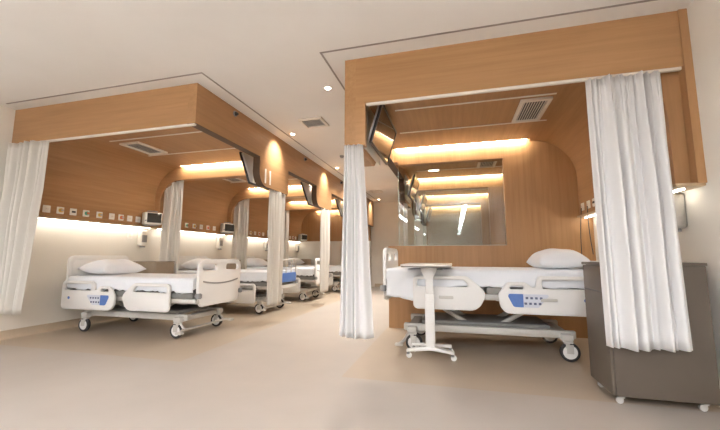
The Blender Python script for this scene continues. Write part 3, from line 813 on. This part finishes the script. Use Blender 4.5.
# left beds: heads to the left wall
LBX, LMT = -3.87, .695
for k, y in enumerate((3.89, 5.70, 7.45, 9.55)):
    nm = ['nearest', 'second', 'third', 'farthest'][k]
    extra = ['nearest hospital bed on the left with a white foot board', 'second hospital bed on the left with a blue panelled hoop foot board',
             'third hospital bed along the left, half behind the second post curtain', 'farthest hospital bed at the end of the left row'][k]
    make_bed(extra, (LBX, y, 0), PI, LMT, drop=0 if k == 0 else .13, blue_foot=(k == 1))
    sheet('white sheet covering the %s left bed' % nm, (LBX, y, 0), PI, LMT + .004, 5 + k)
    pillow('white pillow on the %s left bed' % nm, (LBX - .735, y - .02, LMT + .032), PI, R(-3), sx=.225, seed=10 + k)

# ------------------------------------------------------------------ bedside cabinets
def cabinet(label, loc, rz, wx, wy, h, mat):
    """front (drawers) faces local +x"""
    t = thing('bedside_cabinet', label, 'cabinet', loc, rz, 'bedside cabinets')
    hx, hy = wx / 2, wy / 2
    bm = bmesh.new(); box(bm, -hx, hx - .02, -hy, hy, .058, h - .02, bev=.004); finish(bm, 'body', mat, t)
    bm = bmesh.new(); box(bm, -hx - .006, hx + .006, -hy - .006, hy + .006, h - .02, h, bev=.005); finish(bm, 'top', mat, t)
    bm = bmesh.new(); box(bm, hx - .019, hx, -hy + .003, hy - .003, h - .20, h - .024, bev=.003); d = finish(bm, 'drawer', mat, t)
    bm = bmesh.new(); box(bm, hx - .004, hx + .002, -hy + .01, hy - .01, h - .204, h - .198); finish(bm, 'finger_groove', M['dark'], d)
    bm = bmesh.new(); box(bm, hx - .019, hx, -hy + .003, hy - .003, .062, h - .205, bev=.003); d = finish(bm, 'door', mat, t)
    for sx in (-1, 1):
        for sy in (-1, 1):
            x, y = sx * (hx - .06), sy * (hy - .05)
            bm = bmesh.new(); cyl(bm, (x, y, .045), (x, y, .06), .014, seg=10); box(bm, x - .02, x + .012, y - .014, y + .014, .036, .05, bev=.004)
            c = finish(bm, 'castor', M['frame'], t)
            bm = bmesh.new(); cyl(bm, (x + .010, y - .010, .022), (x + .010, y + .010, .022), .022, seg=18, bev=.003); finish(bm, 'wheel', M['frame'], c)
cabinet('taupe bedside cabinet on castors behind the right white curtain', (1.255, 2.925, 0), PI, .57, .40, .915, M['taupe'])
for k in range(4):
    y = [4.60, 6.44, 8.2, 10.3][k]
    cabinet('tan brown bedside cabinet beyond the %s left bed by the wall' % ORD[k], (-4.68, y, 0), 0, .50, .36, .875, M['taupe2'])

# ------------------------------------------------------------------ overbed table
t = thing('overbed_table', 'white overbed table on castors at the foot of the right bed', 'table', (-.24, 3.46, 0))
bm = bmesh.new(); plate(bm, [rrect(-.245, .215, -.24, .46, .03)], 'xy', .866, .884, .004); finish(bm, 'table_top', M['tabletop'], t)
bm = bmesh.new(); plate(bm, [rrect(-.24, .21, -.235, .455, .03)], 'xy', .856, .866, .002); finish(bm, 'under_tray', M['tedge'], t)
bm = bmesh.new(); box(bm, -.044, .044, -.024, .024, .09, .60, bev=.008); finish(bm, 'outer_column', M['plastic'], t)
bm = bmesh.new(); box(bm, -.036, .036, -.018, .018, .58, .83, bev=.006); finish(bm, 'inner_column', M['plastic'], t)
bm = bmesh.new(); plate(bm, [fillet([(-.035, .74, 0), (.035, .74, 0), (.075, .83, .02), (.075, .856, 0), (-.075, .856, 0), (-.075, .83, .02)])], 'xz', -.05, .05, .004)
hd = finish(bm, 'head_bracket', M['plastic'], t)
bm = bmesh.new(); cyl(bm, (.075, -.03, .835), (.13, -.03, .835), .008, seg=10); finish(bm, 'release_lever', M['greyp'], hd)
bm = bmesh.new()
pts = [(-.225, .058), (-.12, .070), (0, .085), (.12, .070), (.215, .058), (.215, .078), (.12, .098), (.03, .118), (-.03, .118), (-.12, .098), (-.225, .078)]
plate(bm, [pts], 'xz', -.035, .035, .006)
box(bm, -.03, .03, .03, .25, .066, .095, bev=.006); box(bm, -.20, .19, .20, .25, .062, .09, bev=.008)
finish(bm, 'base', M['plastic'], t)
for x in (-.21, .20):
    for y in (-.005, .225):
        xx = x if y < .1 else x * .87
        bm = bmesh.new(); cyl(bm, (xx, y, .045), (xx, y, .068), .010, seg=10); box(bm, xx - .014, xx + .014, y - .016, y + .016, .035, .052, bev=.004); c = finish(bm, 'castor', M['greyp'], t)
        bm = bmesh.new(); cyl(bm, (xx + .008, y - .012, .026), (xx + .008, y + .012, .026), .026, seg=18, bev=.004); finish(bm, 'wheel', M['plastic'], c)

# ------------------------------------------------------------------ camera
f_px, pitch, yaw, roll, HCAM = 348.84, R(6.788), R(15.028), R(.053), .954
fw = Vector((-math.sin(yaw) * math.cos(pitch), math.cos(yaw) * math.cos(pitch), math.sin(pitch)))
rt = Vector((math.cos(yaw), math.sin(yaw), 0)); up = rt.cross(fw)
rt2 = rt * math.cos(roll) + up * math.sin(roll); up2 = up * math.cos(roll) - rt * math.sin(roll)
cam = bpy.data.cameras.new('camera'); cam.sensor_width = 36; cam.lens = f_px / 720 * 36; cam.clip_start = .02
co = bpy.data.objects.new('camera', cam); COL.objects.link(co)
co.matrix_world = Matrix(((rt2.x, up2.x, -fw.x, 0), (rt2.y, up2.y, -fw.y, 0), (rt2.z, up2.z, -fw.z, HCAM), (0, 0, 0, 1)))
sc.camera = co

wd = bpy.data.worlds.new('world'); sc.world = wd; wd.use_nodes = True
wd.node_tree.nodes['Background'].inputs[0].default_value = (1, .92, .82, 1); wd.node_tree.nodes['Background'].inputs[1].default_value = .1
sc.view_settings.view_transform = 'Standard'; sc.view_settings.look = 'None'; sc.view_settings.gamma = 1; sc.view_settings.use_curve_mapping = False
sc.view_settings.exposure = 1.36
sc.cycles.use_denoising = True; sc.cycles.max_bounces = 10; sc.cycles.diffuse_bounces = 6; sc.cycles.caustics_reflective = False
